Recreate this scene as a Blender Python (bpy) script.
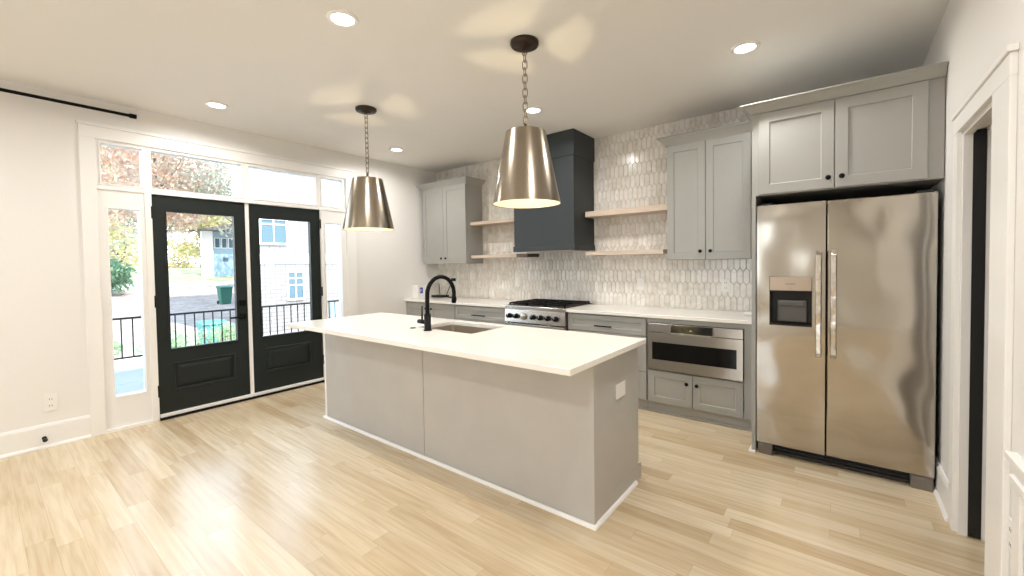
import bpy, bmesh, math, random
from mathutils import Vector, Matrix
random.seed(7)
S = bpy.context.scene
for o in list(bpy.data.objects):
    bpy.data.objects.remove(o)
COL = S.collection

# ------------------------------------------------------------------ camera
YAW, PITCH, ROLL = 0.6564, -0.0275, -0.0147
fw = Vector((-math.sin(YAW)*math.cos(PITCH), math.cos(YAW)*math.cos(PITCH), math.sin(PITCH)))
rt = Vector((math.cos(YAW), math.sin(YAW), 0)); up = rt.cross(fw)
rt2 = rt*math.cos(ROLL)+up*math.sin(ROLL); up2 = up*math.cos(ROLL)-rt*math.sin(ROLL)
cam = bpy.data.cameras.new('camera'); cam_o = bpy.data.objects.new('camera', cam); COL.objects.link(cam_o)
M4 = Matrix((rt2, up2, -fw)).transposed().to_4x4(); M4.translation = (4.9777, -4.4271, 1.3968)
cam_o.matrix_world = M4
cam.sensor_width = 36; cam.lens = 418.70/1024*36
cam.shift_x = -5.58/1024; cam.shift_y = -12.53/1024; cam.clip_start = 0.02; cam.clip_end = 300
S.camera = cam_o

# ------------------------------------------------------------------ world, sun, exposure
wd = bpy.data.worlds.new('sky'); S.world = wd; wd.use_nodes = True
nt = wd.node_tree; nt.nodes.clear()
out = nt.nodes.new('ShaderNodeOutputWorld'); bg = nt.nodes.new('ShaderNodeBackground')
tc = nt.nodes.new('ShaderNodeTexCoord'); sx = nt.nodes.new('ShaderNodeSeparateXYZ'); cr = nt.nodes.new('ShaderNodeValToRGB')
nt.links.new(tc.outputs['Generated'], sx.inputs[0]); nt.links.new(sx.outputs['Z'], cr.inputs[0])
cr.color_ramp.elements[0].position = 0.0; cr.color_ramp.elements[0].color = (0.90, 0.95, 1.0, 1)
cr.color_ramp.elements[1].position = 0.6; cr.color_ramp.elements[1].color = (0.50, 0.72, 1.0, 1)
nt.links.new(cr.outputs[0], bg.inputs['Color']); nt.links.new(bg.outputs[0], out.inputs[0])
bg.inputs['Strength'].default_value = 4.6
sun = bpy.data.lights.new('sun', 'SUN'); sun.energy = 8.0; sun.angle = 0.01; sun.color = (1.0, 0.93, 0.82)
sun_o = bpy.data.objects.new('sun', sun); COL.objects.link(sun_o)
sun_o.rotation_euler = Vector((-0.74, -0.10, -0.80)).to_track_quat('-Z', 'Y').to_euler()
S.view_settings.view_transform = 'Standard'; S.view_settings.look = 'None'
S.view_settings.exposure = 0.52; S.view_settings.gamma = 1.0; S.view_settings.use_curve_mapping = False
CAN_W = 10.5        # recessed lamps
PEND_E = 1800.0      # pendant bulbs (emission)
S.cycles.max_bounces = 10; S.cycles.diffuse_bounces = 6; S.cycles.transparent_max_bounces = 16
S.cycles.caustics_reflective = False; S.cycles.caustics_refractive = False

# ------------------------------------------------------------------ dimensions
H = 2.832; W = 5.455; YR = -8.5; T = 0.914

# ------------------------------------------------------------------ materials
def nmat(name):
    m = bpy.data.materials.new(name); m.use_nodes = True
    n = m.node_tree; b = n.nodes['Principled BSDF']
    return m, n, b
def N(n, t, **kw):
    x = n.nodes.new(t)
    for k, v in kw.items(): setattr(x, k, v)
    return x
def mat(name, col, rough=0.5, metal=0.0, bump=0.0, scale=40.0, vary=0.0, spec=0.5, stretch=(1, 1, 1)):
    m, n, b = nmat(name)
    b.inputs['Base Color'].default_value = (*col, 1); b.inputs['Roughness'].default_value = rough
    b.inputs['Metallic'].default_value = metal; b.inputs['Specular IOR Level'].default_value = spec
    tcn = N(n, 'ShaderNodeTexCoord'); mp = N(n, 'ShaderNodeMapping'); mp.inputs['Scale'].default_value = stretch
    nz = N(n, 'ShaderNodeTexNoise'); nz.inputs['Scale'].default_value = scale; nz.inputs['Detail'].default_value = 4
    n.links.new(tcn.outputs['Object'], mp.inputs[0]); n.links.new(mp.outputs[0], nz.inputs[0])
    if vary:
        r = N(n, 'ShaderNodeValToRGB')
        r.color_ramp.elements[0].position = .3; r.color_ramp.elements[1].position = .7
        r.color_ramp.elements[0].color = (*[c*(1-vary) for c in col], 1)
        r.color_ramp.elements[1].color = (*[min(1, c*(1+vary)) for c in col], 1)
        n.links.new(nz.outputs['Fac'], r.inputs[0]); n.links.new(r.outputs[0], b.inputs['Base Color'])
    if bump:
        bp = N(n, 'ShaderNodeBump'); bp.inputs['Strength'].default_value = bump; bp.inputs['Distance'].default_value = .01
        n.links.new(nz.outputs['Fac'], bp.inputs['Height']); n.links.new(bp.outputs[0], b.inputs['Normal'])
    return m
def emit(name, col, s):
    m = bpy.data.materials.new(name); m.use_nodes = True; n = m.node_tree; n.nodes.clear()
    e = N(n, 'ShaderNodeEmission'); e.inputs[0].default_value = (*col, 1); e.inputs[1].default_value = s
    o = N(n, 'ShaderNodeOutputMaterial'); n.links.new(e.outputs[0], o.inputs[0]); return m
def glass(name):
    m = bpy.data.materials.new(name); m.use_nodes = True; n = m.node_tree; n.nodes.clear()
    t = N(n, 'ShaderNodeBsdfTransparent'); t.inputs[0].default_value = (.96, .98, .98, 1)
    g = N(n, 'ShaderNodeBsdfGlossy'); g.inputs['Roughness'].default_value = .02
    fr = N(n, 'ShaderNodeFresnel'); fr.inputs[0].default_value = 1.25
    mx = N(n, 'ShaderNodeMixShader'); o = N(n, 'ShaderNodeOutputMaterial')
    n.links.new(fr.outputs[0], mx.inputs[0]); n.links.new(t.outputs[0], mx.inputs[1]); n.links.new(g.outputs[0], mx.inputs[2])
    n.links.new(mx.outputs[0], o.inputs[0]); return m
def island_mat(name, stops, rough=.5, spec=.5, trans=False):
    """colour picked per loose piece (tile, leaf)"""
    m, n, b = nmat(name)
    g = N(n, 'ShaderNodeNewGeometry'); r = N(n, 'ShaderNodeValToRGB')
    e = r.color_ramp.elements
    while len(e) < len(stops): e.new(.5)
    for k, (p, c) in enumerate(stops):
        e[k].position = p; e[k].color = (*c, 1)
    n.links.new(g.outputs['Random Per Island'], r.inputs[0]); n.links.new(r.outputs[0], b.inputs['Base Color'])
    b.inputs['Roughness'].default_value = rough; b.inputs['Specular IOR Level'].default_value = spec
    return m, n, b, r

def floor_mat():
    m, n, b = nmat('oak planks')
    L = n.links
    tcn = N(n, 'ShaderNodeTexCoord'); s = N(n, 'ShaderNodeSeparateXYZ'); L.new(tcn.outputs['Object'], s.inputs[0])
    def mth(op, a, c=None):
        x = N(n, 'ShaderNodeMath', operation=op)
        for k, v in enumerate((a, c)):
            if v is None: continue
            if isinstance(v, (int, float)): x.inputs[k].default_value = v
            else: L.new(v, x.inputs[k])
        return x.outputs[0]
    PW, PL = .098, .95
    yy = mth('DIVIDE', s.outputs['Y'], PW); row = mth('FLOOR', yy); fy = mth('FRACT', yy)
    w1 = N(n, 'ShaderNodeTexWhiteNoise', noise_dimensions='1D'); L.new(row, w1.inputs['W'])
    xx = mth('ADD', mth('DIVIDE', s.outputs['X'], PL), mth('MULTIPLY', w1.outputs['Value'], 7.3))
    cl = mth('FLOOR', xx); fx = mth('FRACT', xx)
    cmb = N(n, 'ShaderNodeCombineXYZ'); L.new(row, cmb.inputs[0]); L.new(cl, cmb.inputs[1])
    w2 = N(n, 'ShaderNodeTexWhiteNoise', noise_dimensions='2D'); L.new(cmb.outputs[0], w2.inputs['Vector'])
    # grain
    off = N(n, 'ShaderNodeVectorMath', operation='MULTIPLY_ADD')
    L.new(w2.outputs['Color'], off.inputs[0]); off.inputs[1].default_value = (9, 9, 9)
    mp = N(n, 'ShaderNodeVectorMath', operation='MULTIPLY'); L.new(tcn.outputs['Object'], mp.inputs[0]); mp.inputs[1].default_value = (1.6, 26, 1)
    L.new(mp.outputs[0], off.inputs[2])
    nz = N(n, 'ShaderNodeTexNoise'); nz.inputs['Scale'].default_value = 1.6; nz.inputs['Detail'].default_value = 5; nz.inputs['Distortion'].default_value = .35
    L.new(off.outputs[0], nz.inputs[0])
    r = N(n, 'ShaderNodeValToRGB'); e = r.color_ramp.elements
    cols = [(0, (.525, .41, .265)), (.2, (.59, .48, .325)), (.6, (.635, .53, .375)), (1, (.69, .595, .44))]
    while len(e) < 4: e.new(.5)
    for k, (p, c) in enumerate(cols): e[k].position = p; e[k].color = (*c, 1)
    L.new(w2.outputs['Value'], r.inputs[0])
    g = N(n, 'ShaderNodeValToRGB'); g.color_ramp.elements[0].position = .35; g.color_ramp.elements[1].position = .62
    g.color_ramp.elements[0].color = (.83, .77, .69, 1); g.color_ramp.elements[1].color = (1, 1, 1, 1)
    L.new(nz.outputs['Fac'], g.inputs[0])
    mx = N(n, 'ShaderNodeMix', data_type='RGBA', blend_type='MULTIPLY'); mx.inputs['Factor'].default_value = .8
    L.new(r.outputs[0], mx.inputs['A']); L.new(g.outputs[0], mx.inputs['B'])
    # seams
    sy = mth('LESS_THAN', mth('MINIMUM', fy, mth('SUBTRACT', 1, fy)), .010)
    sxx = mth('LESS_THAN', mth('MINIMUM', fx, mth('SUBTRACT', 1, fx)), .0012)
    sm = mth('MAXIMUM', sy, sxx)
    m2 = N(n, 'ShaderNodeMix', data_type='RGBA'); L.new(mth('MULTIPLY', sm, .42), m2.inputs['Factor'])
    L.new(mx.outputs['Result'], m2.inputs['A']); m2.inputs['B'].default_value = (.30, .21, .12, 1)
    L.new(m2.outputs['Result'], b.inputs['Base Color'])
    b.inputs['Roughness'].default_value = .30
    L.new(mth('ADD', .17, mth('MULTIPLY', nz.outputs['Fac'], .14)), b.inputs['Roughness'])
    bp = N(n, 'ShaderNodeBump'); bp.inputs['Strength'].default_value = .08; bp.inputs['Distance'].default_value = .004
    L.new(nz.outputs['Fac'], bp.inputs['Height']); L.new(bp.outputs[0], b.inputs['Normal'])
    return m

def brushed(name, col, rough, stretch, wave=0.0, wscale=1.2):
    m, n, b = nmat(name); L = n.links
    b.inputs['Base Color'].default_value = (*col, 1); b.inputs['Metallic'].default_value = 1
    tcn = N(n, 'ShaderNodeTexCoord'); mp = N(n, 'ShaderNodeMapping'); mp.inputs['Scale'].default_value = stretch
    L.new(tcn.outputs['Object'], mp.inputs[0]); nz = N(n, 'ShaderNodeTexNoise'); nz.inputs['Scale'].default_value = 6; nz.inputs['Detail'].default_value = 3
    L.new(mp.outputs[0], nz.inputs[0])
    r = N(n, 'ShaderNodeMapRange'); r.inputs['To Min'].default_value = rough-.008; r.inputs['To Max'].default_value = rough+.01
    L.new(nz.outputs['Fac'], r.inputs[0]); L.new(r.outputs[0], b.inputs['Roughness'])
    if wave:
        n2 = N(n, 'ShaderNodeTexNoise'); n2.inputs['Scale'].default_value = wscale; n2.inputs['Detail'].default_value = 1
        L.new(tcn.outputs['Object'], n2.inputs[0])
        bp = N(n, 'ShaderNodeBump'); bp.inputs['Strength'].default_value = 1; bp.inputs['Distance'].default_value = wave
        L.new(n2.outputs['Fac'], bp.inputs['Height']); L.new(bp.outputs[0], b.inputs['Normal'])
    return m

def wood(name, c0, c1, stretch):
    m, n, b = nmat(name); L = n.links
    tcn = N(n, 'ShaderNodeTexCoord'); mp = N(n, 'ShaderNodeMapping'); mp.inputs['Scale'].default_value = stretch
    L.new(tcn.outputs['Object'], mp.inputs[0]); nz = N(n, 'ShaderNodeTexNoise'); nz.inputs['Scale'].default_value = 2; nz.inputs['Detail'].default_value = 6; nz.inputs['Distortion'].default_value = .6
    L.new(mp.outputs[0], nz.inputs[0]); r = N(n, 'ShaderNodeValToRGB')
    r.color_ramp.elements[0].position = .35; r.color_ramp.elements[1].position = .65
    r.color_ramp.elements[0].color = (*c0, 1); r.color_ramp.elements[1].color = (*c1, 1)
    L.new(nz.outputs['Fac'], r.inputs[0]); L.new(r.outputs[0], b.inputs['Base Color']); b.inputs['Roughness'].default_value = .5
    return m

PAINT = mat('wall paint', (.80, .785, .765), .6, bump=.02, scale=180)
CEIL = mat('ceiling paint', (.80, .785, .76), .7, bump=.02, scale=150)
TRIM = mat('white trim paint', (.84, .83, .815), .38)
CAB = mat('grey cabinet paint', (.345, .343, .322), .42, vary=.03, scale=3)
ISL = mat('greige island paint', (.475, .46, .435), .45, vary=.04, scale=4)
KICK = mat('toe kick paint', (.36, .35, .33), .5)
HOOD = mat('slate hood paint', (.021, .028, .031), .5)
DOORB = mat('black green door paint', (.012, .0165, .0155), .42, spec=.3)
BLACK = mat('matte black metal', (.005, .005, .005), .5, spec=.14)
RUBBER = mat('black plastic', (.01, .01, .01), .5)
DARKGAP = mat('dark appliance side', (.02, .02, .02), .6)
QUARTZ = mat('white quartz', (.86, .835, .79), .16, vary=.025, scale=5)
STEEL = brushed('brushed stainless', (.47, .435, .38), .13, (1, 1, 40), wave=.03, wscale=2.2)
HANDLE = brushed('polished handle steel', (.64, .60, .54), .22, (1, 1, 8), wave=.02, wscale=9)
STEELH = brushed('stainless range front', (.64, .62, .59), .25, (60, 1, 1))
STEELB = brushed('stainless bowl', (.68, .62, .54), .32, (30, 30, 1))
NICKEL = brushed('brushed nickel shade', (.33, .285, .23), .24, (1, 1, 40))
BRONZE = mat('dark bronze', (.045, .032, .022), .35, metal=.8)
CHAINM = mat('aged chain', (.25, .20, .15), .35, metal=1)
BGLASS = mat('black oven glass', (.004, .004, .004), .12, spec=.35)
INNERW = mat('white shade lining', (.85, .80, .68), .5)
PLATE = mat('white plate plastic', (.82, .81, .78), .35)
SHELF = wood('pale oak shelf', (.56, .45, .36), (.68, .57, .47), (1.5, 30, 30))
DWOOD = wood('dark walnut end', (.09, .07, .05), (.14, .11, .08), (1.5, 30, 30))
FLOOR = floor_mat()
GLASS = glass('window glass')
LENS = emit('lamp lens', (1.0, .95, .88), 14)
BULB = emit('warm bulb', (1.0, .78, .48), PEND_E)

# ------------------------------------------------------------------ mesh helpers
class MB:
    def __init__(s): s.bm = bmesh.new(); s.mi = 0
    def face(s, pts, smooth=False):
        vs = [s.bm.verts.new(p) for p in pts]; f = s.bm.faces.new(vs); f.material_index = s.mi; f.smooth = smooth; return f
    def box(s, x0, x1, y0, y1, z0, z1):
        x0, x1 = min(x0, x1), max(x0, x1); y0, y1 = min(y0, y1), max(y0, y1); z0, z1 = min(z0, z1), max(z0, z1)
        v = [s.bm.verts.new(p) for p in ((x0,y0,z0),(x1,y0,z0),(x1,y1,z0),(x0,y1,z0),(x0,y0,z1),(x1,y0,z1),(x1,y1,z1),(x0,y1,z1))]
        for q in ((3,2,1,0),(4,5,6,7),(0,1,5,4),(1,2,6,5),(2,3,7,6),(3,0,4,7)):
            f = s.bm.faces.new([v[i] for i in q]); f.material_index = s.mi
        return s
    def prism(s, poly, axis, a, b):
        """2-D polygon (in the two other axes, cyclic order) extruded along axis"""
        def P(p, t):
            return {0: (t, p[0], p[1]), 1: (p[0], t, p[1]), 2: (p[0], p[1], t)}[axis]
        A = [s.bm.verts.new(P(p, a)) for p in poly]; B = [s.bm.verts.new(P(p, b)) for p in poly]
        n = len(poly)
        fs = [s.bm.faces.new(A), s.bm.faces.new(B)]
        for i in range(n): fs.append(s.bm.faces.new((A[i], A[(i+1) % n], B[(i+1) % n], B[i])))
        for f in fs: f.material_index = s.mi
        return s
    def lathe(s, prof, c, axis=2, seg=40, a0=0, a1=2*math.pi, smooth=True):
        """prof: (radius, height) from first to last; about axis through c"""
        full = abs(a1-a0-2*math.pi) < 1e-6; k = seg if full else seg+1
        rings = []
        for r, h in prof:
            ring = []
            if r < 1e-6:
                p = {2: (0, 0, h), 1: (0, h, 0), 0: (h, 0, 0)}[axis]
                ring = [s.bm.verts.new(Vector(c)+Vector(p))]*k
            else:
                for i in range(k):
                    a = a0+(a1-a0)*i/seg; u, v = r*math.cos(a), r*math.sin(a)
                    p = {2: (u, v, h), 1: (v, h, u), 0: (h, u, v)}[axis]
                    ring.append(s.bm.verts.new(Vector(c)+Vector(p)))
            rings.append(ring)
        for A, B in zip(rings, rings[1:]):
            for i in range(seg if full else seg):
                j = (i+1) % k
                q = []
                for v in (A[i], A[j], B[j], B[i]):
                    if v not in q: q.append(v)
                if len(q) > 2:
                    f = s.bm.faces.new(q); f.smooth = smooth; f.material_index = s.mi
        return s
    def tube(s, pts, r, seg=10, cap=True, closed=False):
        pts = [Vector(p) for p in pts]; n = len(pts)
        rs = r if isinstance(r, (list, tuple)) else [r]*n
        rings = []; ref = None
        for i, p in enumerate(pts):
            if closed: d = (pts[(i+1) % n]-pts[i-1]).normalized()
            else: d = (pts[min(i+1, n-1)]-pts[max(i-1, 0)]).normalized()
            if ref is None: ref = d.orthogonal().normalized()
            ref = (ref-d*ref.dot(d)); ref = ref.normalized() if ref.length > 1e-6 else d.orthogonal().normalized()
            b = d.cross(ref)
            rings.append([s.bm.verts.new(p+(ref*math.cos(2*math.pi*k/seg)+b*math.sin(2*math.pi*k/seg))*rs[i]) for k in range(seg)])
        prs = list(zip(rings, rings[1:]))+([(rings[-1], rings[0])] if closed else [])
        for A, B in prs:
            for k in range(seg):
                f = s.bm.faces.new((A[k], A[(k+1) % seg], B[(k+1) % seg], B[k])); f.smooth = True; f.material_index = s.mi
        if cap and not closed:
            for R in (rings[0], rings[-1]):
                f = s.bm.faces.new(R); f.material_index = s.mi
        return s
    def build(s, name, m, parent=None, bevel=0.0, seg=2, loc=None):
        bmesh.ops.recalc_face_normals(s.bm, faces=s.bm.faces[:])
        off = Vector(loc) if loc is not None else (ORG.get(parent.name, Vector((0, 0, 0))) if parent else Vector((0, 0, 0)))
        if loc is not None or parent:
            bmesh.ops.translate(s.bm, verts=s.bm.verts[:], vec=-off)
        me = bpy.data.meshes.new(name); s.bm.to_mesh(me); s.bm.free()
        for x in (m if isinstance(m, (list, tuple)) else [m]): me.materials.append(x)
        o = bpy.data.objects.new(name, me); COL.objects.link(o)
        if parent: o.parent = parent; ORG[o.name] = off
        elif loc is not None: o.location = loc; ORG[o.name] = off
        if bevel:
            b = o.modifiers.new('bevel', 'BEVEL'); b.width = bevel; b.segments = seg; b.limit_method = 'ANGLE'; b.angle_limit = math.radians(40)
            b.harden_normals = False
        return o
ORG = {}
def tag(o, label, cat, group=None):
    o['label'] = label; o['category'] = cat
    if group: o['group'] = group
    return o
def thing(name, label, cat, loc=(0, 0, 0), group=None):
    o = bpy.data.objects.new(name, None); COL.objects.link(o); o.location = loc; o.empty_display_size = .1
    ORG[o.name] = Vector(loc)
    return tag(o, label, cat, group)
def struct(o, label, cat):
    o['kind'] = 'structure'; return tag(o, label, cat)
def part(name, m, parent, *boxes, bevel=0.0):
    b = MB()
    for q in boxes: b.box(*q)
    return b.build(name, m, parent, bevel)
def shaker(name, m, parent, x0, x1, z0, z1, yf, th=.02, rail=.06, rec=.008, bevel=.0015):
    """door / drawer front facing -y with a recessed centre panel"""
    b = MB(); o = [(x0, z0), (x1, z0), (x1, z1), (x0, z1)]
    i = [(x0+rail, z0+rail), (x1-rail, z0+rail), (x1-rail, z1-rail), (x0+rail, z1-rail)]
    bm = b.bm
    V = lambda L, y: [bm.verts.new((p[0], y, p[1])) for p in L]
    of, ff, ii, bk = V(o, yf), V(i, yf), V([(i[0][0]+.003, i[0][1]+.003), (i[1][0]-.003, i[1][1]+.003), (i[2][0]-.003, i[2][1]-.003), (i[3][0]+.003, i[3][1]-.003)], yf+rec), V(o, yf+th)
    for k in range(4):
        j = (k+1) % 4
        bm.faces.new((of[k], of[j], ff[j], ff[k])); bm.faces.new((ff[k], ff[j], ii[j], ii[k])); bm.faces.new((of[j], of[k], bk[k], bk[j]))
    bm.faces.new(ii); bm.faces.new(bk[::-1])
    return b.build(name, m, parent, bevel, 2)
def knob(parent, x, yf, z):
    return MB().lathe([(0, -.026), (.012, -.026), (.0155, -.022), (.0155, -.017), (.006, -.012), (.006, 0), (0, 0)], (x, yf, z), axis=1, seg=20).build('knob', BLACK, parent)
def pull(parent, x0, x1, yf, z):
    b = MB().box(x0, x1, yf-.034, yf-.024, z-.006, z+.006)
    for x in (x0+.015, x1-.025): b.box(x, x+.01, yf-.026, yf, z-.005, z+.005)
    return b.build('pull', BLACK, parent, .001)
def crown(parent, m, x0, x1, yf, yb, z0, z1, fl, left=True, right=True):
    prof = [(0, 0), (.006, 0), (.012, .16), (.30*fl, .30), (.62*fl, .62), (.95*fl, .86), (fl, .88), (fl, 1.0), (0, 1.0)]
    b = MB(); rings = []
    for o, h in prof:
        z = z0+(z1-z0)*h; L = o if left else 0; R = o if right else 0
        rings.append([b.bm.verts.new(p) for p in ((x0-L, yb, z), (x0-L, yf-o, z), (x1+R, yf-o, z), (x1+R, yb, z))])
    n = len(rings)
    for a in range(n):
        A, B = rings[a], rings[(a+1) % n]
        for k in range(3):
            try: b.bm.faces.new((A[k], A[k+1], B[k+1], B[k]))
            except ValueError: pass
    b.bm.faces.new([r[0] for r in rings]); b.bm.faces.new([r[3] for r in rings])
    return b.build('crown_molding', m, parent)

# ------------------------------------------------------------------ room shell
fl = MB().box(-.0, 7.2, YR, 0.0, -.12, 0).build('floor', FLOOR); struct(fl, 'light oak plank floor running through the kitchen', 'floor')
ce = MB().box(-.2, 7.2, YR-.2, .2, H, H+.55).build('ceiling', CEIL); struct(ce, 'warm white flat ceiling over the kitchen', 'ceiling')  # slab thickened above the room so its edge shades the deck outside
OY0, OY1, OZ = -3.80, -1.50, 2.535          # opening of the french doors
b = MB(); b.box(-.15, 0, YR, OY0, -.3, H); b.box(-.15, 0, OY1, .15, -.3, H); b.box(-.15, 0, OY0, OY1, OZ, H)
b.box(-.15, 0, OY0, OY1, -.3, -.001)
struct(b.build('wall_left', PAINT), 'white painted wall with the double french doors', 'wall')
RY0, RY1, RZ = -2.03, -1.42, 2.018           # opening in the right wall
b = MB(); b.box(W, W+.14, YR, RY0, 0, H); b.box(W, W+.034, RY1, .15, 0, H); b.box(W+.08, W+.14, RY1, .15, 0, H); b.box(W+.034, W+.08, RY1+.32, .15, 0, H); b.box(W+.034, W+.08, RY1, RY1+.32, RZ, H); b.box(W, W+.14, RY0, RY1, RZ, H)
struct(b.build('wall_right', PAINT), 'white wall beside the refrigerator with a cased opening', 'wall')
b = MB(); b.box(7.06, 7.2, YR, .15, 0, H); b.box(W+.14, 7.06, .0, .15, 0, H)
struct(b.build('wall_side', PAINT), 'white wall of the room beyond the cased opening', 'wall')
b = MB()
for x0, x1 in ((-.15, 2.0), (3.4, 7.2)): b.box(x0, x1, YR-.15, YR, 0, H)
for x0, x1 in ((2.0, 3.4),): b.box(x0, x1, YR-.15, YR, 0, .7); b.box(x0, x1, YR-.15, YR, 2.4, H)  # rear opening is unseen, added to let soft daylight in
struct(b.build('wall_rear', PAINT), 'unseen white wall behind the camera with an opening added for daylight', 'wall')

# back wall with picket tiles
MARB, mn, mb_, mr = island_mat('marble picket tile', [(0, (.735, .695, .635)), (.35, (.785, .75, .695)), (.7, (.825, .795, .745)), (1, (.86, .84, .795))], .16)
tcn = N(mn, 'ShaderNodeTexCoord'); nz = N(mn, 'ShaderNodeTexNoise'); nz.inputs['Scale'].default_value = 9; nz.inputs['Detail'].default_value = 6; nz.inputs['Distortion'].default_value = 1.4
mn.links.new(tcn.outputs['Object'], nz.inputs[0])
rv = N(mn, 'ShaderNodeValToRGB'); rv.color_ramp.elements[0].position = .36; rv.color_ramp.elements[1].position = .55
rv.color_ramp.elements[0].color = (.86, .85, .83, 1); rv.color_ramp.elements[1].color = (1, 1, 1, 1); mn.links.new(nz.outputs['Fac'], rv.inputs[0])
mxx = N(mn, 'ShaderNodeMix', data_type='RGBA', blend_type='MULTIPLY'); mxx.inputs['Factor'].default_value = 1
mn.links.new(mr.outputs[0], mxx.inputs['A']); mn.links.new(rv.outputs[0], mxx.inputs['B']); mn.links.new(mxx.outputs['Result'], mb_.inputs['Base Color'])
GROUT = mat('grout', (.73, .70, .66), .8)
b = MB(); b.box(-.15, W+.14, 0, .15, 0, H); b.mi = 1
TW, TS, TP, G = .0525, .098, .031, .0016
rp = TS+TP; r0 = random.Random(3)
k = 0; z = .86
while z < H+rp:
    x = TW/2*(k % 2)+.003
    while x < 4.52:
        hw = TW/2-G; a = TS/2; t = TS/2+TP-G*1.1
        tx, tz = r0.uniform(-.012, .012), r0.uniform(-.006, .006)
        out_ = [(x-hw, z-a), (x, z-t), (x+hw, z-a), (x+hw, z+a), (x, z+t), (x-hw, z+a)]
        vo = []; vi = []
        for px, pz in out_:
            pzc = min(pz, H-.001); pxc = max(px, .0005)
            vo.append(b.bm.verts.new((pxc, -.0005, pzc)))
            sx_, sz_ = x+(px-x)*.90, z+(pz-z)*.965
            yy = -.0062+(sx_-x)*tx+(sz_-z)*tz
            vi.append(b.bm.verts.new((max(sx_, .001), yy, min(sz_, H-.001))))
        if z-t < H-.01:
            for q in range(6):
                f = b.bm.faces.new((vo[q], vo[(q+1) % 6], vi[(q+1) % 6], vi[q])); f.material_index = 1
            f = b.bm.faces.new(vi); f.material_index = 1
        else:
            for v in vo+vi: b.bm.verts.remove(v)
        x += TW
    z += rp; k += 1
struct(b.build('wall_back', [GROUT, MARB]), 'back wall covered in white marble picket tile', 'wall')

# baseboards
def base_left(y0, y1):
    return [(0, 0), (.03, 0), (.03, .012), (.016, .03), (.016, .165), (.010, .185), (0, .185)], y0, y1
b = MB()
for y0, y1 in ((YR, -3.87), (-1.39, -.66)):
    b.prism([(0, 0), (.03, 0), (.03, .01), (.016, .025), (.016, .165), (.010, .187), (0, .187)], 1, y0, y1)
struct(b.build('baseboard_left', TRIM, None), 'tall white baseboard along the door wall', 'baseboard')
b = MB()
for y0, y1 in ((YR, -2.25), (-1.33, -.03)):
    b.prism([(W, 0), (W-.03, 0), (W-.03, .01), (W-.016, .025), (W-.016, .155), (W-.010, .175), (W, .175)], 1, y0, y1)
struct(b.build('baseboard_right', TRIM, None), 'white baseboard along the right wall', 'baseboard')

# casing round the french doors
b = MB()
b.box(0, .018, -3.87, -3.775, 0, 2.505); b.box(0, .018, -1.525, -1.395, 0, 2.505); b.box(0, .018, -3.87, -1.395, 2.5051, 2.605)
b.box(0, .028, -3.88, -1.385, 2.6051, 2.632)
struct(b.build('trim_1', TRIM, None, .002), 'white casing around the double doors and transom', 'trim')
# mullion posts, transom bar, astragal
b = MB()
b.box(-.14, .012, -3.470, -3.420, 0, 2.085); b.box(-.14, .012, -1.858, -1.825, 0, 2.085)
b.box(-.14, .012, -3.80, -1.50, 2.083, 2.112)
b.box(-.10, -.012, -2.660, -2.622, .05, 2.083)
struct(b.build('trim_2', TRIM, None, .002), 'white mullions between the doors, sidelights and transom', 'trim')
b = MB(); b.box(-.14, .035, -3.42, -1.86, 0, .022)
struct(b.build('trim_3', BLACK, None), 'black threshold strip under the doors', 'trim')
b = MB(); b.box(-.10, .020, -3.415, -1.862, .022, .05)
struct(b.build('trim_4', TRIM, None, .003), 'white door sweep along the bottom of the doors', 'trim')

def sidelight(name, y0, y1, g0, g1, gz0, gz1, label):
    r = bpy.data.objects.new(name, None); COL.objects.link(r); r.location = (0, (y0+y1)/2, 0); ORG[r.name] = Vector(r.location)
    struct(r, label, 'window')
    m = MB(); X0, X1 = -.09, 0
    m.box(X0, X1, y0, g0, 0, 2.083); m.box(X0, X1, g1, y1, 0, 2.083); m.box(X0, X1, g0, g1, 0, gz0); m.box(X0, X1, g0, g1, gz1, 2.083)
    e = .012
    m.box(X1, X1+.006, g0-e, g0, gz0-e, gz1+e); m.box(X1, X1+.006, g1, g1+e, gz0-e, gz1+e); m.box(X1, X1+.006, g0, g1, gz0-e, gz0); m.box(X1, X1+.006, g0, g1, gz1, gz1+e)
    m.box(0, .022, y0, y1, 0, .022)
    m.build('frame', TRIM, r)
    part('pane', GLASS, r, (-.045, -.040, g0, g1, gz0, gz1))
    return r
sidelight('window_1', -3.80, -3.470, -3.710, -3.504, .292, 1.926, 'narrow sidelight window on the curtain rod side of the black doors')
sidelight('window_2', -1.825, -1.50, -1.797, -1.592, .292, 1.93, 'narrow sidelight window beside the right black door, partly behind the island countertop')
r = bpy.data.objects.new('window_3', None); COL.objects.link(r); r.location = (0, -2.65, 2.11); ORG[r.name] = Vector(r.location)
struct(r, 'transom window row above the black double doors', 'window')
gl = [(-3.741, -3.475), (-3.413, -2.687), (-2.620, -1.902), (-1.830, -1.563)]
m = MB(); ys = [-3.80]+[v for g in gl for v in g]+[-1.50]
for a, c in zip(ys[::2], ys[1::2]): m.box(-.09, 0, a, c, 2.112, 2.535)
for a, c in gl:
    m.box(-.09, 0, a, c, 2.112, 2.137); m.box(-.09, 0, a, c, 2.477, 2.535)
    e = .012
    m.box(0, .006, a-e, a, 2.137-e, 2.477+e); m.box(0, .006, c, c+e, 2.137-e, 2.477+e); m.box(0, .006, a, c, 2.137-e, 2.137); m.box(0, .006, a, c, 2.477, 2.477+e)
m.build('frame', TRIM, r)
for a, c in gl: part('pane', GLASS, r, (-.045, -.040, a, c, 2.137, 2.477))

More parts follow.
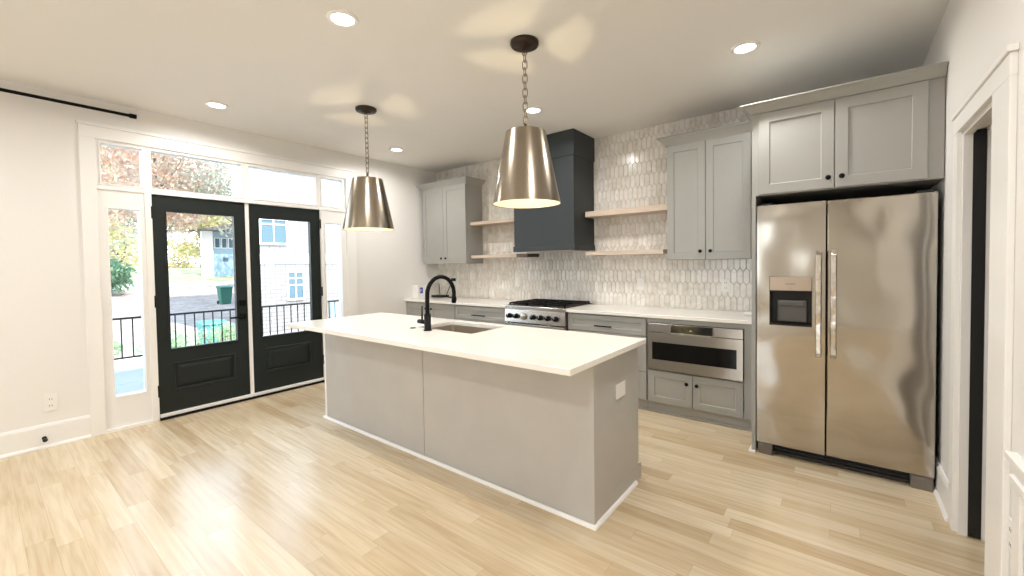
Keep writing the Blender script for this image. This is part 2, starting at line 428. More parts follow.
def french_door(name, y0, y1, g0, g1, p0, p1, label, hinge_y, lever):
    r = bpy.data.objects.new(name, None); COL.objects.link(r); r.location = (0, (y0+y1)/2, .05); ORG[r.name] = Vector(r.location)
    struct(r, label, 'door')
    X0, X1 = -.055, -.010; z0, z1 = .05, 2.081; gz0, gz1 = .645, 1.932
    m = MB(); m.box(X0, X1, y0, g0, z0, z1); m.box(X0, X1, g1, y1, z0, z1); m.box(X0, X1, g0, g1, gz1, z1)
    pz0, pz1 = .250, .512
    m.box(X0, X1, g0, p0, z0, gz0); m.box(X0, X1, p1, g1, z0, gz0); m.box(X0, X1, p0, p1, z0, pz0); m.box(X0, X1, p0, p1, pz1, gz0)
    e = .022
    # moulded raised panel
    def ring(x, d): return [m.bm.verts.new((x, y, z)) for y, z in ((p0+d, pz0+d), (p1-d, pz0+d), (p1-d, pz1-d), (p0+d, pz1-d))]
    R = [ring(X1, 0), ring(X1+.008, .006), ring(X1+.004, .016), ring(X1-.012, .020), ring(X1-.010, .026), ring(X1-.001, .055)]
    for A, B in zip(R, R[1:]):
        for k in range(4): m.bm.faces.new((A[k], A[(k+1) % 4], B[(k+1) % 4], B[k]))
    m.bm.faces.new(R[-1])
    m.box(X0, X0+.01, p0, p1, pz0, pz1)
    # glazing bead
    for a, c, s0, s1 in ((g0-.014, g0, gz0-.014, gz1+.014), (g1, g1+.014, gz0-.014, gz1+.014), (g0, g1, gz0-.014, gz0), (g0, g1, gz1, gz1+.014)):
        m.box(X1, X1+.006, a, c, s0, s1)
    m.build('leaf', DOORB, r, 0)
    part('pane', GLASS, r, (-.035, -.030, g0, g1, gz0, gz1))
    for z in (.27, 1.10, 1.915):
        MB().lathe([(0, -.055), (.009, -.055), (.009, .055), (0, .055)], (.004, hinge_y, z), seg=12).build('hinge', BLACK, r)
    if lever:
        h = MB().lathe([(0, .0), (.030, 0), (.030, .008), (.012, .012), (.012, .05), (0, .05)], (X1, -2.712, .885), axis=0, seg=20)
        h.box(X1+.036, X1+.050, -2.845, -2.700, .876, .894)
        h.box(X1, X1+.006, -2.742, -2.682, .855, .915)
        h.build('handle', BLACK, r, .001)
        MB().box(X1, X1+.014, -2.742, -2.682, 1.00, 1.06).lathe([(0, 0), (.016, 0), (.016, .025), (0, .025)], (X1+.01, -2.712, 1.03), axis=0, seg=16).build('deadbolt', BLACK, r, .001)
    return r
french_door('door_1', -3.415, -2.662, -3.314, -2.766, -3.300, -2.790, 'black french door leaf with lever handle and deadbolt', -3.424, True)
french_door('door_2', -2.620, -1.862, -2.528, -1.980, -2.505, -2.005, 'black french door leaf without a lever, partly behind the island', -1.856, False)

# cased opening on the right, with a pocket door standing in its slot
b = MB(); X = W-.02
b.box(X, W, RY1, -1.335, 0, RZ); b.box(X, W, -2.24, RY0, 0, RZ); b.box(X, W, -2.24, -1.335, RZ, 2.098)
b.box(X-.008, W, -2.25, -1.325, 2.0981, 2.122)
struct(b.build('trim_5', TRIM, None, .003), 'white casing around the opening beside the refrigerator', 'trim')
b = MB()
for x0, x1 in ((W, W+.034), (W+.080, W+.145)):
    b.box(x0, x1, RY1-.02, RY1, 0, RZ)
    b.box(x0, x1, RY0, RY1-.02, RZ-.02, RZ)
b.box(W, W+.145, RY0, RY0+.015, 0, RZ-.02)
struct(b.build('trim_6', TRIM, None, .001), 'white split jamb lining the opening beside the refrigerator', 'trim')
b = MB(); b.box(W+.0345, W+.0795, RY1-.022, RY1+.3, .008, RZ-.005)
struct(b.build('door_3', RUBBER, None), 'black edge of the pocket door inside the right opening', 'door')
# wainscot panel on the right wall, near the camera
b = MB()
b.box(W-.030, W, -4.1, -2.30, .715, .738); b.box(W-.012, W, -4.1, -2.31, .665, .7145); b.box(W-.022, W, -4.1, -2.31, .640, .6645)
b.box(W-.012, W, -2.38, -2.31, .25, .6395); b.box(W-.012, W, -4.1, -2.31, .18, .2495)
struct(b.build('trim_7', TRIM, None, .003), 'white wainscot molding low on the right wall', 'trim')

# ------------------------------------------------------------------ wall plates and small wall things
def plate_x(name, label, x, sgn, yc, zc, w=.074, h=.118, outlet=True):
    o = thing(name, label, 'outlet', (x, yc, zc))
    X1 = x+sgn*.006
    part('plate_body', PLATE, o, (x, X1, yc-w/2, yc+w/2, zc-h/2, zc+h/2), bevel=.002)
    if outlet:
        for dz in (-.026, .026):
            r_ = part('receptacle', PLATE, o, (X1, X1+sgn*.002, yc-.017, yc+.017, zc+dz-.015, zc+dz+.015), bevel=.001)
            part('slots', RUBBER, r_, (X1+sgn*.0018, X1+sgn*.0025, yc-.008, yc-.005, zc+dz-.005, zc+dz+.007), (X1+sgn*.0018, X1+sgn*.0025, yc+.005, yc+.008, zc+dz-.005, zc+dz+.007))
    return o
def plate_y(label, y, xc, zc, w=.078, h=.124, kind='outlet'):
    o = thing('wall_outlet' if kind == 'outlet' else 'wall_switch', label, 'outlet' if kind == 'outlet' else 'switch', (xc, y, zc))
    part('cover_plate', PLATE, o, (xc-w/2, xc+w/2, y-.006, y, zc-h/2, zc+h/2), bevel=.002)
    if kind == 'outlet':
        for dz in (-.026, .026):
            r_ = part('receptacle', PLATE, o, (xc-.017, xc+.017, y-.0085, y-.006, zc+dz-.015, zc+dz+.015), bevel=.001)
            part('slots', RUBBER, r_, (xc-.008, xc-.005, y-.0091, y-.0083, zc+dz-.005, zc+dz+.007), (xc+.005, xc+.008, y-.0091, y-.0083, zc+dz-.005, zc+dz+.007))
    else:
        part('rocker', PLATE, o, (xc-.016, xc+.016, y-.0095, y-.006, zc-.034, zc+.034), bevel=.002)
    return o
plate_x('wall_outlet', 'white outlet low on the door wall under the curtain rod', 0, 1, -4.085, .350, .078, .135)
plate_x('wall_outlet', 'white outlet seen edge-on on the right wall by the wainscot', W, -1, -2.278, .43, .074, .118)
YT = -.0068
plate_y('white outlet on the tile below the right grey wall cabinet', YT, 4.106, 1.160)
plate_y('white switch on the tile to the right of the range, under the shelves', YT, 3.262, 1.160, kind='switch')
plate_y('white switch on the tile behind the range, left of the hood', YT, 1.573, 1.158, kind='switch')
plate_y('white outlet with a black charger plugged in above the router', YT, .373, 1.150)
o = thing('phone_charger', 'small black charger plugged into the tile outlet above the router', 'charger', (.373, -.016, 1.176))
part('body', RUBBER, o, (.350, .410, -.062, -.0165, 1.155, 1.197), bevel=.005)
part('prongs', STEELB, o, (.366, .368, -.0165, -.0095, 1.172, 1.182), (.378, .380, -.0165, -.0095, 1.172, 1.182))

o = thing('door_stop', 'small black door stop screwed to the left baseboard', 'door stop', (.016, -4.128, .080))
MB().lathe([(0, 0), (.014, 0), (.014, .004), (.006, .008), (.006, .055), (0, .055)], (.016, -4.128, .080), axis=0, seg=16).build('stem', BLACK, o)
MB().lathe([(0, .055), (.014, .055), (.015, .07), (.008, .076), (0, .076)], (.016, -4.128, .080), axis=0, seg=16).build('rubber_tip', RUBBER, o)

o = thing('curtain_rod', 'long black curtain rod high on the door wall', 'curtain rod', (.08, -5.0, 2.735))
MB().tube([(.08, -3.56, 2.735), (.08, -6.4, 2.735)], .013, 14).build('rod', BLACK, o)
for y0, y1 in ((-3.515, -3.56), (-6.45, -6.4)):
    MB().tube([(.08, y0, 2.735), (.08, y1, 2.735)], .019, 14).build('end_cap', BLACK, o)
for y in (-4.75, -6.2):
    MB().box(0, .006, y-.015, y+.015, 2.69, 2.78).box(0, .085, y-.006, y+.006, 2.712, 2.722).box(.066, .094, y-.006, y+.006, 2.716, 2.724).build('bracket', BLACK, o, .001)

# ------------------------------------------------------------------ recessed lights
cans = [((.632, -3.08), 'glowing recessed ceiling light above the left end of the double doors', 1),
        ((.633, -1.195), 'glowing recessed ceiling light near the left wall cabinet, the farthest one', 1),
        ((2.690, -3.08), 'glowing recessed ceiling light nearest the camera, between the two pendants', 1),
        ((2.701, -1.195), 'glowing recessed ceiling light in front of the range hood behind the front pendant', 1),
        ((4.463, -1.211), 'glowing recessed ceiling light above the refrigerator side of the kitchen', 1),
        ((4.60, -3.10), 'recessed ceiling light over the camera', 0), ((.63, -5.2), 'unseen recessed ceiling light added behind the camera by the door wall', 0),
        ((2.69, -5.2), 'unseen recessed ceiling light added behind the camera in the middle', 0), ((4.6, -5.2), 'unseen recessed ceiling light added behind the camera by the right wall', 0),
        ((1.6, -7.1), 'unseen recessed ceiling light added at the rear left', 0), ((3.9, -7.1), 'unseen recessed ceiling light added at the rear right', 0)]  # rows behind the camera are unseen, added to help light the room
def can(x, y, label):
    o = thing('recessed_light', label, 'ceiling light', (x, y, H), 'recessed ceiling lights')
    MB().lathe([(.062, -.004), (.066, -.010), (.086, -.006), (.090, 0), (.062, 0), (.062, -.004)], (x, y, H), seg=36).build('trim_ring', TRIM, o)
    MB().lathe([(0, -.006), (.040, -.006), (.063, -.003)], (x, y, H), seg=36).build('lens', LENS, o)
    l = bpy.data.lights.new('lamp', 'AREA'); l.shape = 'DISK'; l.size = .12; l.energy = CAN_W; l.color = (1, .975, .935); l.spread = math.radians(165)
    lo = bpy.data.objects.new('lamp', l); COL.objects.link(lo); lo.parent = o; lo.location = (0, 0, -.014)
    return o
for (x, y), lb, vis in cans: can(x, y, lb)

# ------------------------------------------------------------------ pendants
def pendant(x, y, zb, zt, rb, rtp, label):
    o = thing('pendant_light', label, 'pendant light', (x, y, H), 'pendants over the island')
    MB().lathe([(0, -.046), (.012, -.046), (.022, -.040), (.038, -.039), (.047, -.030), (.078, -.029), (.088, -.024), (.093, -.014), (.093, 0), (0, 0)], (x, y, H), seg=40).build('canopy', BRONZE, o)
    ztop = zt+.055
    # chain
    b = MB(); z = H-.034; n = 0; L = .062
    MBz = H-.034
    cnt = max(4, round((MBz-ztop)/.046)); st = (MBz-ztop)/cnt
    for i in range(cnt):
        zc = MBz-st*(i+.5); hl = st/2+.007; rr = .0155
        pts = []
        for k in range(20):
            a = 2*math.pi*k/20; c, s_ = math.cos(a)*rr, math.sin(a)
            zz = s_*rr+(hl-rr if s_ > 0 else -(hl-rr))
            pts.append((x+c, y+.25*c, zc+zz) if i % 2 == 0 else (x-.25*c, y+c, zc+zz))
        b.tube(pts, .0030, 6, closed=True)
    b.build('chain', CHAINM, o)
    # shade
    t = .003
    b = MB()
    b.lathe([(rtp, zt-.0), (rb, zb)], (x, y, 0), seg=64); sh_prof = None
    b.lathe([(rb, zb), (rb+.0015, zb-.003), (rb-t, zb)], (x, y, 0), seg=64)
    b.mi = 1
    b.lathe([(rb-t, zb), (rtp-t, zt-.004)], (x, y, 0), seg=64)
    b.build('shade', [NICKEL, INNERW], o)
    # open spider top: rim, three spokes, hub
    b = MB()
    b.lathe([(rtp, zt), (rtp*.80, zt+.006), (rtp*.80, zt), (rtp-t, zt-.004)], (x, y, 0), seg=64)
    b.lathe([(.034, zt+.004), (.030, zt+.022), (.012, zt+.030), (.008, zt+.055), (0, zt+.055)], (x, y, 0), seg=30)
    b.lathe([(.034, zt+.004), (.034, zt-.002), (0, zt-.002)], (x, y, 0), seg=30)
    for k in range(3):
        a = math.radians(218+120*k); w = math.radians(16)
        for s_ in range(1):
            q = []
            for rr, da in ((.030, -.55), (.030, .55), (rtp*.86, w), (rtp*.86, -w)):
                q.append((rr*math.cos(a+da), rr*math.sin(a+da)))
            b.prism([(x+p[0], y+p[1]) for p in q], 2, zt-.001, zt+.004)
    b.build('spider_top', NICKEL, o)
    MB().tube([(x-.010, y, zt+.062), (x-.012, y, zt+.052), (x, y, zt+.042), (x+.012, y, zt+.052), (x+.010, y, zt+.062), (x, y, zt+.070)], .003, 8, closed=True).build('loop', CHAINM, o)
    MB().lathe([(0, zt-.002), (.020, zt-.002), (.020, zt-.055), (.014, zt-.058), (0, zt-.058)], (x, y, 0), seg=20).build('socket', BRONZE, o)
    bl = MB().lathe([(.013, zt-.058), (.014, zt-.075), (.026, zt-.120), (.033, zt-.160), (.029, zt-.190), (.016, zt-.206), (0, zt-.210)], (x, y, 0), seg=24).build('bulb', GLASS, o)
    MB().lathe([(0, zt-.182), (.006, zt-.180), (.009, zt-.172), (.006, zt-.164), (0, zt-.162)], (x, y, 0), seg=16).build('filament', BULB, bl)
    return o
pendant(3.350, -2.205, 1.790, 2.252, .222, .130, 'nickel cone pendant hanging nearest the camera, in front of the range hood')
pendant(1.545, -2.200, 1.735, 2.192, .224, .131, 'nickel cone pendant hanging farther back, near the double doors')

# ------------------------------------------------------------------ upper cabinets
def upper_cabinet(x0, x1, d0, d1, dm, z0, z1, label, knobs, xr=None):
    o = thing('wall_cabinet', label, 'cabinet', ((x0+x1)/2, -.16, z0))
    part('body', CAB, o, (x0, x1, -.318, -.008, z0, z1+.012), bevel=.001)
    for a, c, kx in ((d0, dm-.0025, knobs[0]), (dm+.0025, d1, knobs[1])):
        dr = shaker('door', CAB, o, a, c, z0+.004, z1-.004, -.3395, th=.0205, rail=.062)
        knob(dr, kx, -.3395, z0+.078)
    crown(o, CAB, x0, x1, -.33, -.008, z1-.002, z1+.078, .072)
    return o
upper_cabinet(.060, .957, .072, .953, .510, 1.412, 2.500, 'tall grey wall cabinet in the far corner beside the left wall', (.468, .558))
upper_cabinet(3.650, 4.378, 3.657, 4.369, 4.003, 1.412, 2.500, 'tall grey wall cabinet between the shelves and refrigerator cabinet', (3.960, 4.046))

# refrigerator cabinet
o = thing('refrigerator_cabinet', 'deep grey two-door cabinet above the refrigerator with side panel', 'cabinet', (4.97, -.5, 0))
part('body', CAB, o, (4.474, W-.004, -1.000, -.008, 1.856, 2.436), bevel=.001)
part('side_panel', CAB, o, (4.472, 4.498, -1.000, -.008, 0, 1.856), bevel=.001)
part('shoe_molding', TRIM, o, (4.455, 4.4985, -1.014, -.70, 0, .018), bevel=.004)
for a, c, kx in ((4.518, 4.9435, 4.914), (4.9485, 5.379, 4.984)):
    dr = shaker('door', CAB, o, a, c, 1.862, 2.425, -1.0205, th=.0205, rail=.066); knob(dr, kx, -1.0205, 1.928)
crown(o, CAB, 4.474, W-.004, -1.012, -.008, 2.432, 2.494, .064, True, False)

# ------------------------------------------------------------------ shelves
def shelf(x0, x1, z0, z1, label, dark=None, y=-.262):
    o = thing('floating_shelf', label, 'shelf', ((x0+x1)/2, -.13, z0), 'floating oak shelves')
    e = x1-dark if dark else x1
    part('board', SHELF, o, (x0, e, y, -.0075, z0, z1), bevel=.002)
    if dark:
        d_ = part('end_piece', DWOOD, o, (e, x1, y, -.0075, z0, z1), bevel=.002); d_['label'] = 'dark brown end'
    return o
shelf(.960, 1.886, 1.932, 1.976, 'upper oak shelf between the corner cabinet and range hood')
shelf(.960, 1.925, 1.482, 1.524, 'lower oak shelf between the corner cabinet and range hood', .17)
shelf(2.730, 3.648, 1.905, 1.965, 'upper oak shelf between the range hood and right wall cabinet')
shelf(2.730, 3.640, 1.478, 1.520, 'lower oak shelf between the range hood and right wall cabinet', .05)

# ------------------------------------------------------------------ range hood
o = thing('range_hood', 'tall dark slate range hood reaching the ceiling above the range', 'range hood', (2.30, -.24, 1.55))
part('chimney', HOOD, o, (1.890, 2.710, -.474, -.008, 1.590, 2.57), bevel=.002)
part('top_band', HOOD, o, (1.876, 2.724, -.488, -.008, 2.560, H), bevel=.003)
part('bottom_band', HOOD, o, (1.880, 2.720, -.484, -.008, 1.540, 1.603), bevel=.003)
part('filter', STEELB, o, (1.97, 2.63, -.42, -.06, 1.536, 1.544))

# ------------------------------------------------------------------ base cabinets
YB = -.605; YD = -.626
def base_body(o, x0, x1):
    t = .018
    return part('body', CAB, o, (x0, x0+t, YB, -.008, .10, .884), (x1-t, x1, YB, -.008, .10, .884), (x0+t, x1-t, YB, -.008, .10, .118),
         (x0+t, x1-t, -.026, -.008, .118, .884), (x0+t, x1-t, YB, YB+.02, .862, .884))
def kick(o, x0, x1):
    part('toe_kick', KICK, o, (x0, x1, -.585, -.57, 0, .10)); part('shoe_molding', KICK, o, (x0, x1, -.603, -.585, 0, .02), bevel=.006)
o = thing('base_cabinet', 'grey two-door base cabinet in the far left corner under the router', 'cabinet', (.5, -.3, 0))
base_body(o, .004, 1.012); kick(o, .004, 1.012)
part('filler', CAB, o, (.004, .03, YB-.015, YB, .10, .884))
for a, c, kx in ((.034, .503, .45), (.508, 1.008, .563)):
    dr = shaker('door', CAB, o, a, c, .108, .868, YD, th=.0205, rail=.072); knob(dr, kx, YD, .80)
def drawer_bank(x0, x1, label, px):
    o = thing('drawer_cabinet', label, 'cabinet', ((x0+x1)/2, -.3, 0))
    base_body(o, x0, x1); kick(o, x0, x1)
    for z0, z1 in ((.706, .868), (.372, .700), (.106, .366)):
        dr = shaker('drawer', CAB, o, x0+.005, x1-.005, z0, z1, YD, th=.0205, rail=.048 if z1 > .8 else .06); pull(dr, px[0], px[1], YD, (z0+z1)/2-.02 if z1 > .8 else z1-.08)
    return o
drawer_bank(1.014, 1.880, 'grey drawer base cabinet to the left of the range', (1.335, 1.55))
drawer_bank(2.706, 3.553, 'grey drawer base cabinet to the right of the range', (3.03, 3.214))

o = thing('microwave_cabinet', 'grey base cabinet holding the microwave drawer above two small doors', 'cabinet', (4.0, -.3, 0))
part('body', CAB, o, (3.555, 3.570, YB, -.008, .10, .884), (4.364, 4.470, YB-.018, -.008, .10, .884), (3.570, 4.364, YB, -.008, .10, .118), (3.570, 4.364, -.026, -.008, .118, .884), (3.570, 4.364, YB, -.03, .385, .403),
     (3.555, 4.364, YB-.018, YB, .840, .884))
kick(o, 3.555, 4.470)
for a, c, kx in ((3.567, 3.959, 3.915), (3.964, 4.357, 4.000)):
    dr = shaker('door', CAB, o, a, c, .104, .398, YD, th=.0205, rail=.058); knob(dr, kx, YD, .317)

o = thing('microwave', 'stainless built-in microwave drawer below the right countertop', 'microwave', (3.967, -.4, .41))
part('case', DARKGAP, o, (3.590, 4.345, YB, -.12, .412, .830))
b = MB(); f0 = -.640
b.box(3.573, 4.357, f0, YB, .412, .505); b.box(3.573, 4.357, f0, YB, .665, .752); b.box(3.573, 3.611, f0, YB, .505, .665); b.box(4.311, 4.357, f0, YB, .505, .665)
dr = b.build('drawer_front', STEELH, o, 0)
part('window', BGLASS, dr, (3.611, 4.311, f0+.002, f0+.012, .505, .665))
part('top_panel', STEELH, o, (3.573, 4.357, f0+.002, YB, .757, .834), bevel=.002)
b = MB(); b.prism([(f0-.030, .766), (f0+.004, .766), (f0+.004, .832), (f0-.006, .832)], 0, 3.787, 4.130)
cp = b.build('control_panel', BGLASS, o, .002)
b = MB(); b.box(3.790, 4.127, f0-.036, f0-.006, .752, .766); b.build('lip', STEELH, cp, .002)
b = MB()
for k_ in range(1):
    xx = 3.95; b.box(xx, xx+.012, f0-.0205, f0-.0145, .792, .797)
b.build('display_marks', PLATE, cp)

# ------------------------------------------------------------------ countertops
def slab(x0, x1, label, y=-.648):
    o = MB().box(x0, x1, y, -.008, T-.03, T).build('countertop', QUARTZ, None, .003, 2); return tag(o, label, 'countertop')
slab(.002, 1.884, 'white quartz countertop to the left of the range, carrying the router')
slab(2.703, 4.471, 'white quartz countertop to the right of the range, above the microwave drawer')

# ------------------------------------------------------------------ range
o = thing('gas_range', 'stainless gas range with black grates under the hood', 'range', (2.29, -.33, 0))
x0, x1 = 1.888, 2.699; yf = -.665
part('body', DARKGAP, o, (x0+.004, x1-.004, -.62, -.012, .06, .88))
part('cooktop', STEELH, o, (x0, x1, -.665, -.012, .880, .922), bevel=.006)
b = MB(); b.prism([(yf, .880), (-.62, .880), (-.62, .735), (yf-.012, .735)], 0, x0, x1); cp = b.build('control_panel', STEELH, o, .002)
def yat(z): return yf-.012*(.880-z)/.145
for kx in (1.962, 2.062, 2.295, 2.395, 2.492, 2.592):
    k_ = MB().lathe([(0, -.045), (.020, -.045), (.024, -.040), (.025, -.012), (.029, -.010), (.029, 0), (0, 0)], (kx, yat(.805), .805), axis=1, seg=24).build('knob', BLACK, cp)
    part('pointer', PLATE, k_, (kx-.002, kx+.002, yat(.805)-.0465, yat(.805)-.044, .810, .824))
dl = MB().lathe([(0, -.030), (.028, -.030), (.036, -.024), (.038, 0), (0, 0)], (2.165, yat(.808), .808), axis=1, seg=28).build('dial', STEELH, cp); dl['label'] = 'silver oven dial'
dr = part('oven_door', STEELH, o, (x0+.004, x1-.004, yf-.018, -.622, .235, .722), bevel=.004)
part('window', BGLASS, dr, (x0+.13, x1-.13, yf-.0195, yf-.016, .33, .58))
b = MB(); b.tube([(x0+.05, yf-.065, .672), (x1-.05, yf-.065, .672)], .013, 14)
for xx in (x0+.08, x1-.08): b.tube([(xx, yf-.065, .672), (xx, yf-.016, .672)], .009, 10)
b.build('handle', STEELH, dr)
part('drawer', STEELH, o, (x0+.004, x1-.004, yf-.016, -.622, .085, .228), bevel=.004)
part('kick_plate', RUBBER, o, (x0+.02, x1-.02, -.60, -.58, 0, .06))
part('burner_pan', BLACK, o, (x0+.018, x1-.018, -.640, -.03, .9215, .926))
for k_ in range(3):
    gx0 = x0+.025+k_*.254; gx1 = gx0+.248
    b = MB(); zt = .952
    for xx in (gx0, gx1-.012): b.box(xx, xx+.012, -.615, -.060, zt-.014, zt)
    for yy in (-.615, -.345, -.072): b.box(gx0, gx1, yy, yy+.012, zt-.014, zt)
    xm = (gx0+gx1)/2
    b.box(xm-.005, xm+.005, -.603, -.072, zt-.012, zt)
    for yc in (-.475, -.205): b.box(gx0, gx1, yc-.005, yc+.005, zt-.012, zt)
    for xx in (gx0, gx1-.014):
        for yy in (-.615, -.074): b.box(xx, xx+.014, yy, yy+.014, .922, zt-.013)
    b.build('grate', BLACK, o)
    for yc in ((-.475, -.205) if k_ != 1 else (-.345,)):
        MB().lathe([(.055, .922), (.055, .928), (.040, .932), (.040, .942), (.036, .945), (0, .945)], (xm, yc, 0), seg=24).build('burner', BLACK, o)

# ------------------------------------------------------------------ refrigerator
o = thing('refrigerator', 'stainless side-by-side refrigerator with water dispenser under the deep cabinet', 'refrigerator', (4.966, -.5, 0))
part('body', DARKGAP, o, (4.512, 5.418, -.905, -.04, .03, 1.768), bevel=.004)
y0, y1 = -.990, -.912; z0, z1 = .086, 1.784
# left door with a hole for the dispenser
dx0, dx1, dz0, dz1 = 4.582, 4.830, .940, 1.282
ld = MB(); ld.box(4.504, dx0, y0, y1, z0, z1); ld.box(dx1, 4.902, y0, y1, z0, z1); ld.box(dx0, dx1, y0, y1, z0, dz0); ld.box(dx0, dx1, y0, y1, dz1, z1)
ld = ld.build('door', STEEL, o); rd = part('door', STEEL, o, (4.910, 5.430, y0, y1, z0, z1), bevel=.006)
def fhandle(parent, xc):
    b = MB(); pr = []
    for t in range(13):
        zz = .755+(1.445-.755)*t/12; s_ = min(t, 12-t); pr.append((xc, y0-.052+(.0 if s_ > 0 else .012), zz))
    # flattened bar
    for a, c in ((.770, 1.430),):
        b.box(xc-.016, xc+.016, y0-.058, y0-.034, a, c)
    b.prism([(y0-.058, 1.430), (y0-.034, 1.430), (y0, 1.452), (y0, 1.462), (y0-.040, 1.452)], 0, xc-.016, xc+.016)
    b.prism([(y0-.058, .770), (y0-.034, .770), (y0, .748), (y0, .738), (y0-.040, .748)], 0, xc-.016, xc+.016)
    return b.build('handle', HANDLE, parent, .005)
fhandle(ld, 4.866); fhandle(rd, 4.946)
dp = part('dispenser', BGLASS, o, (dx0, dx1, -.925, -.915, dz0, 1.182), (dx0, dx0+.006, -.988, -.915, dz0, 1.182), (dx1-.006, dx1, -.988, -.915, dz0, 1.182), (dx0, dx1, -.988, -.915, 1.172, 1.182), (dx0, dx1, -.990, -.915, dz0, dz0+.012))
part('paddle', mat('grey dispenser plastic', (.10, .095, .085), .35), dp, (4.625, 4.800, -.945, -.927, .965, 1.115), (4.640, 4.785, -.962, -.944, 1.075, 1.110), bevel=.006)
part('display', mat('bronze control strip', (.40, .32, .25), .35, metal=.8), dp, (dx0+.002, dx1-.002, -.990, -.92, 1.184, dz1-.002), bevel=.002)
part('display_marks', mat('dark print', (.12, .09, .07), .5), dp, (4.678, 4.735, -.9912, -.9898, 1.228, 1.233), (4.704, 4.709, -.9912, -.9898, 1.200, 1.205))
part('grille', RUBBER, o, (4.54, 5.40, -.935, -.905, .012, .080), (4.56, 5.38, -.952, -.935, .012, .030), (4.56, 5.38, -.948, -.935, .045, .052))
for a, c in ((4.512, 4.600), (5.325, 5.425)):
    b = MB(); b.prism([(-.985, 0), (-.90, 0), (-.90, .082), (-.972, .082), (-.985, .060)], 0, a, c); b.build('foot', mat('grey foot plastic', (.16, .14, .12), .5), o, .003)
for xx in (4.53, 5.34): part('hinge_cover', RUBBER, o, (xx, xx+.07, -.975, -.86, 1.769, 1.80), bevel=.004)

# ------------------------------------------------------------------ island
IX0, IX1, IY0, IY1 = 1.205, 3.960, -2.472, -1.862
o = thing('kitchen_island', 'long greige kitchen island in the middle of the floor', 'kitchen island', (2.58, -2.17, 0))
part('front_panel', ISL, o, (IX0+.020, 2.5935, IY0, IY0+.019, 0, .881))
part('front_panel', ISL, o, (2.5985, IX1-.020, IY0, IY0+.019, 0, .881))
part('seam_batten', mat('dark seam', (.10, .09, .08), .7), o, (2.590, 2.602, IY0+.004, IY0+.022, .0, .881))
part('end_panel', ISL, o, (IX1-.020, IX1, IY0, IY1+.045, 0, .10), (IX1-.020, IX1, IY0, IY1, .10, .881), bevel=.001)
part('end_panel', ISL, o, (IX0, IX0+.020, IY0, IY1+.045, 0, .10), (IX0, IX0+.020, IY0, IY1, .10, .881), bevel=.001)
for a in (IX0-.003, IX1-.022):
    part('corner_trim', TRIM if a < 2 else ISL, o, (a, a+.025, IY0-.004, IY0+.02, 0, .881), bevel=.001)
b = MB(); b.box(IX0+.02, IX1-.02, IY0+.019, IY1-.02, .10, .118); b.box(IX0+.02, IX1-.02, IY1-.02, IY1-.002, .118, .14); b.box(IX0+.02, IX1-.02, IY1-.02, IY1-.002, .70, .881)
b.box(IX0+.02, 2.25, IY1-.02, IY1-.002, .14, .70); b.box(3.0, IX1-.02, IY1-.02, IY1-.002, .14, .70)
b.build('body', ISL, o)
part('toe_kick', KICK, o, (IX0+.02, IX1-.02, IY1-.07, IY1-.055, 0, .10))
def qr(poly_c, axis, a, c, s0, s1):
    pts = [(0, 0)]+[(s0*.018*math.cos(t), s1*.018*math.sin(t)) for t in [math.pi/2*k/6 for k in range(7)]]
    return [(poly_c[0]+p[0], poly_c[1]+p[1]) for p in pts], axis, a, c
b = MB(); b.prism(*qr((IY0-.004, 0), 0, IX0-.018, IX1+.018, -1, 1)); b.prism(*qr((IX1, 0), 1, IY0-.02, IY1-.05, 1, 1)); b.prism(*qr((IX0-.003, 0), 1, IY0-.02, IY1-.05, -1, 1))
b.build('shoe_molding', TRIM, o)
# kitchen-side doors of the island (facing the range)
def shaker_back(x0, x1, z0, z1, kx):
    yf = IY1+.0195; b = MB(); bm = b.bm; rail = .06
    O = [(x0, z0), (x1, z0), (x1, z1), (x0, z1)]; I = [(x0+rail, z0+rail), (x1-rail, z0+rail), (x1-rail, z1-rail), (x0+rail, z1-rail)]
    V = lambda L, y: [bm.verts.new((p[0], y, p[1])) for p in L]
    a, c, d_, e = V(O, yf), V(I, yf), V(I, yf-.008), V(O, yf-.0195)
    for k in range(4):
        j = (k+1) % 4
        bm.faces.new((a[k], a[j], c[j], c[k])); bm.faces.new((c[k], c[j], d_[j], d_[k])); bm.faces.new((a[j], a[k], e[k], e[j]))
    bm.faces.new(d_); bm.faces.new(e)
    dr = b.build('door', ISL, o)
    MB().lathe([(0, .026), (.012, .026), (.0155, .02), (.006, .012), (.006, 0), (0, 0)], (kx, yf, z1-.07), axis=1, seg=16).build('knob', BLACK, dr)
for k in range(4):
    a = 1.235+k*.675; shaker_back(a, a+.665, .125, .868, a+(.63 if k % 2 == 0 else .035))

# island countertop with the sink cut-out
CX0, CX1, CY0, CY1 = 1.1986, 4.0094, -2.789, -1.847
SX0, SX1, SY0, SY1 = 2.338, 2.940, -2.320, -1.928
b = MB(); bm = b.bm
def loop(x0, x1, y0, y1, z): return [bm.verts.new(p) for p in ((x0, y0, z), (x1, y0, z), (x1, y1, z), (x0, y1, z))]
ot, it, ob, ib = loop(CX0, CX1, CY0, CY1, T), loop(SX0, SX1, SY0, SY1, T), loop(CX0, CX1, CY0, CY1, T-.032), loop(SX0, SX1, SY0, SY1, T-.032)
for k in range(4):
    j = (k+1) % 4
    bm.faces.new((ot[k], ot[j], it[j], it[k])); bm.faces.new((ob[j], ob[k], ib[k], ib[j])); bm.faces.new((ot[j], ot[k], ob[k], ob[j])); bm.faces.new((it[k], it[j], ib[j], ib[k]))
tag(b.build('island_countertop', QUARTZ, None, .003, 2), 'large white quartz countertop on the island with an overhang and sink cut-out', 'countertop')

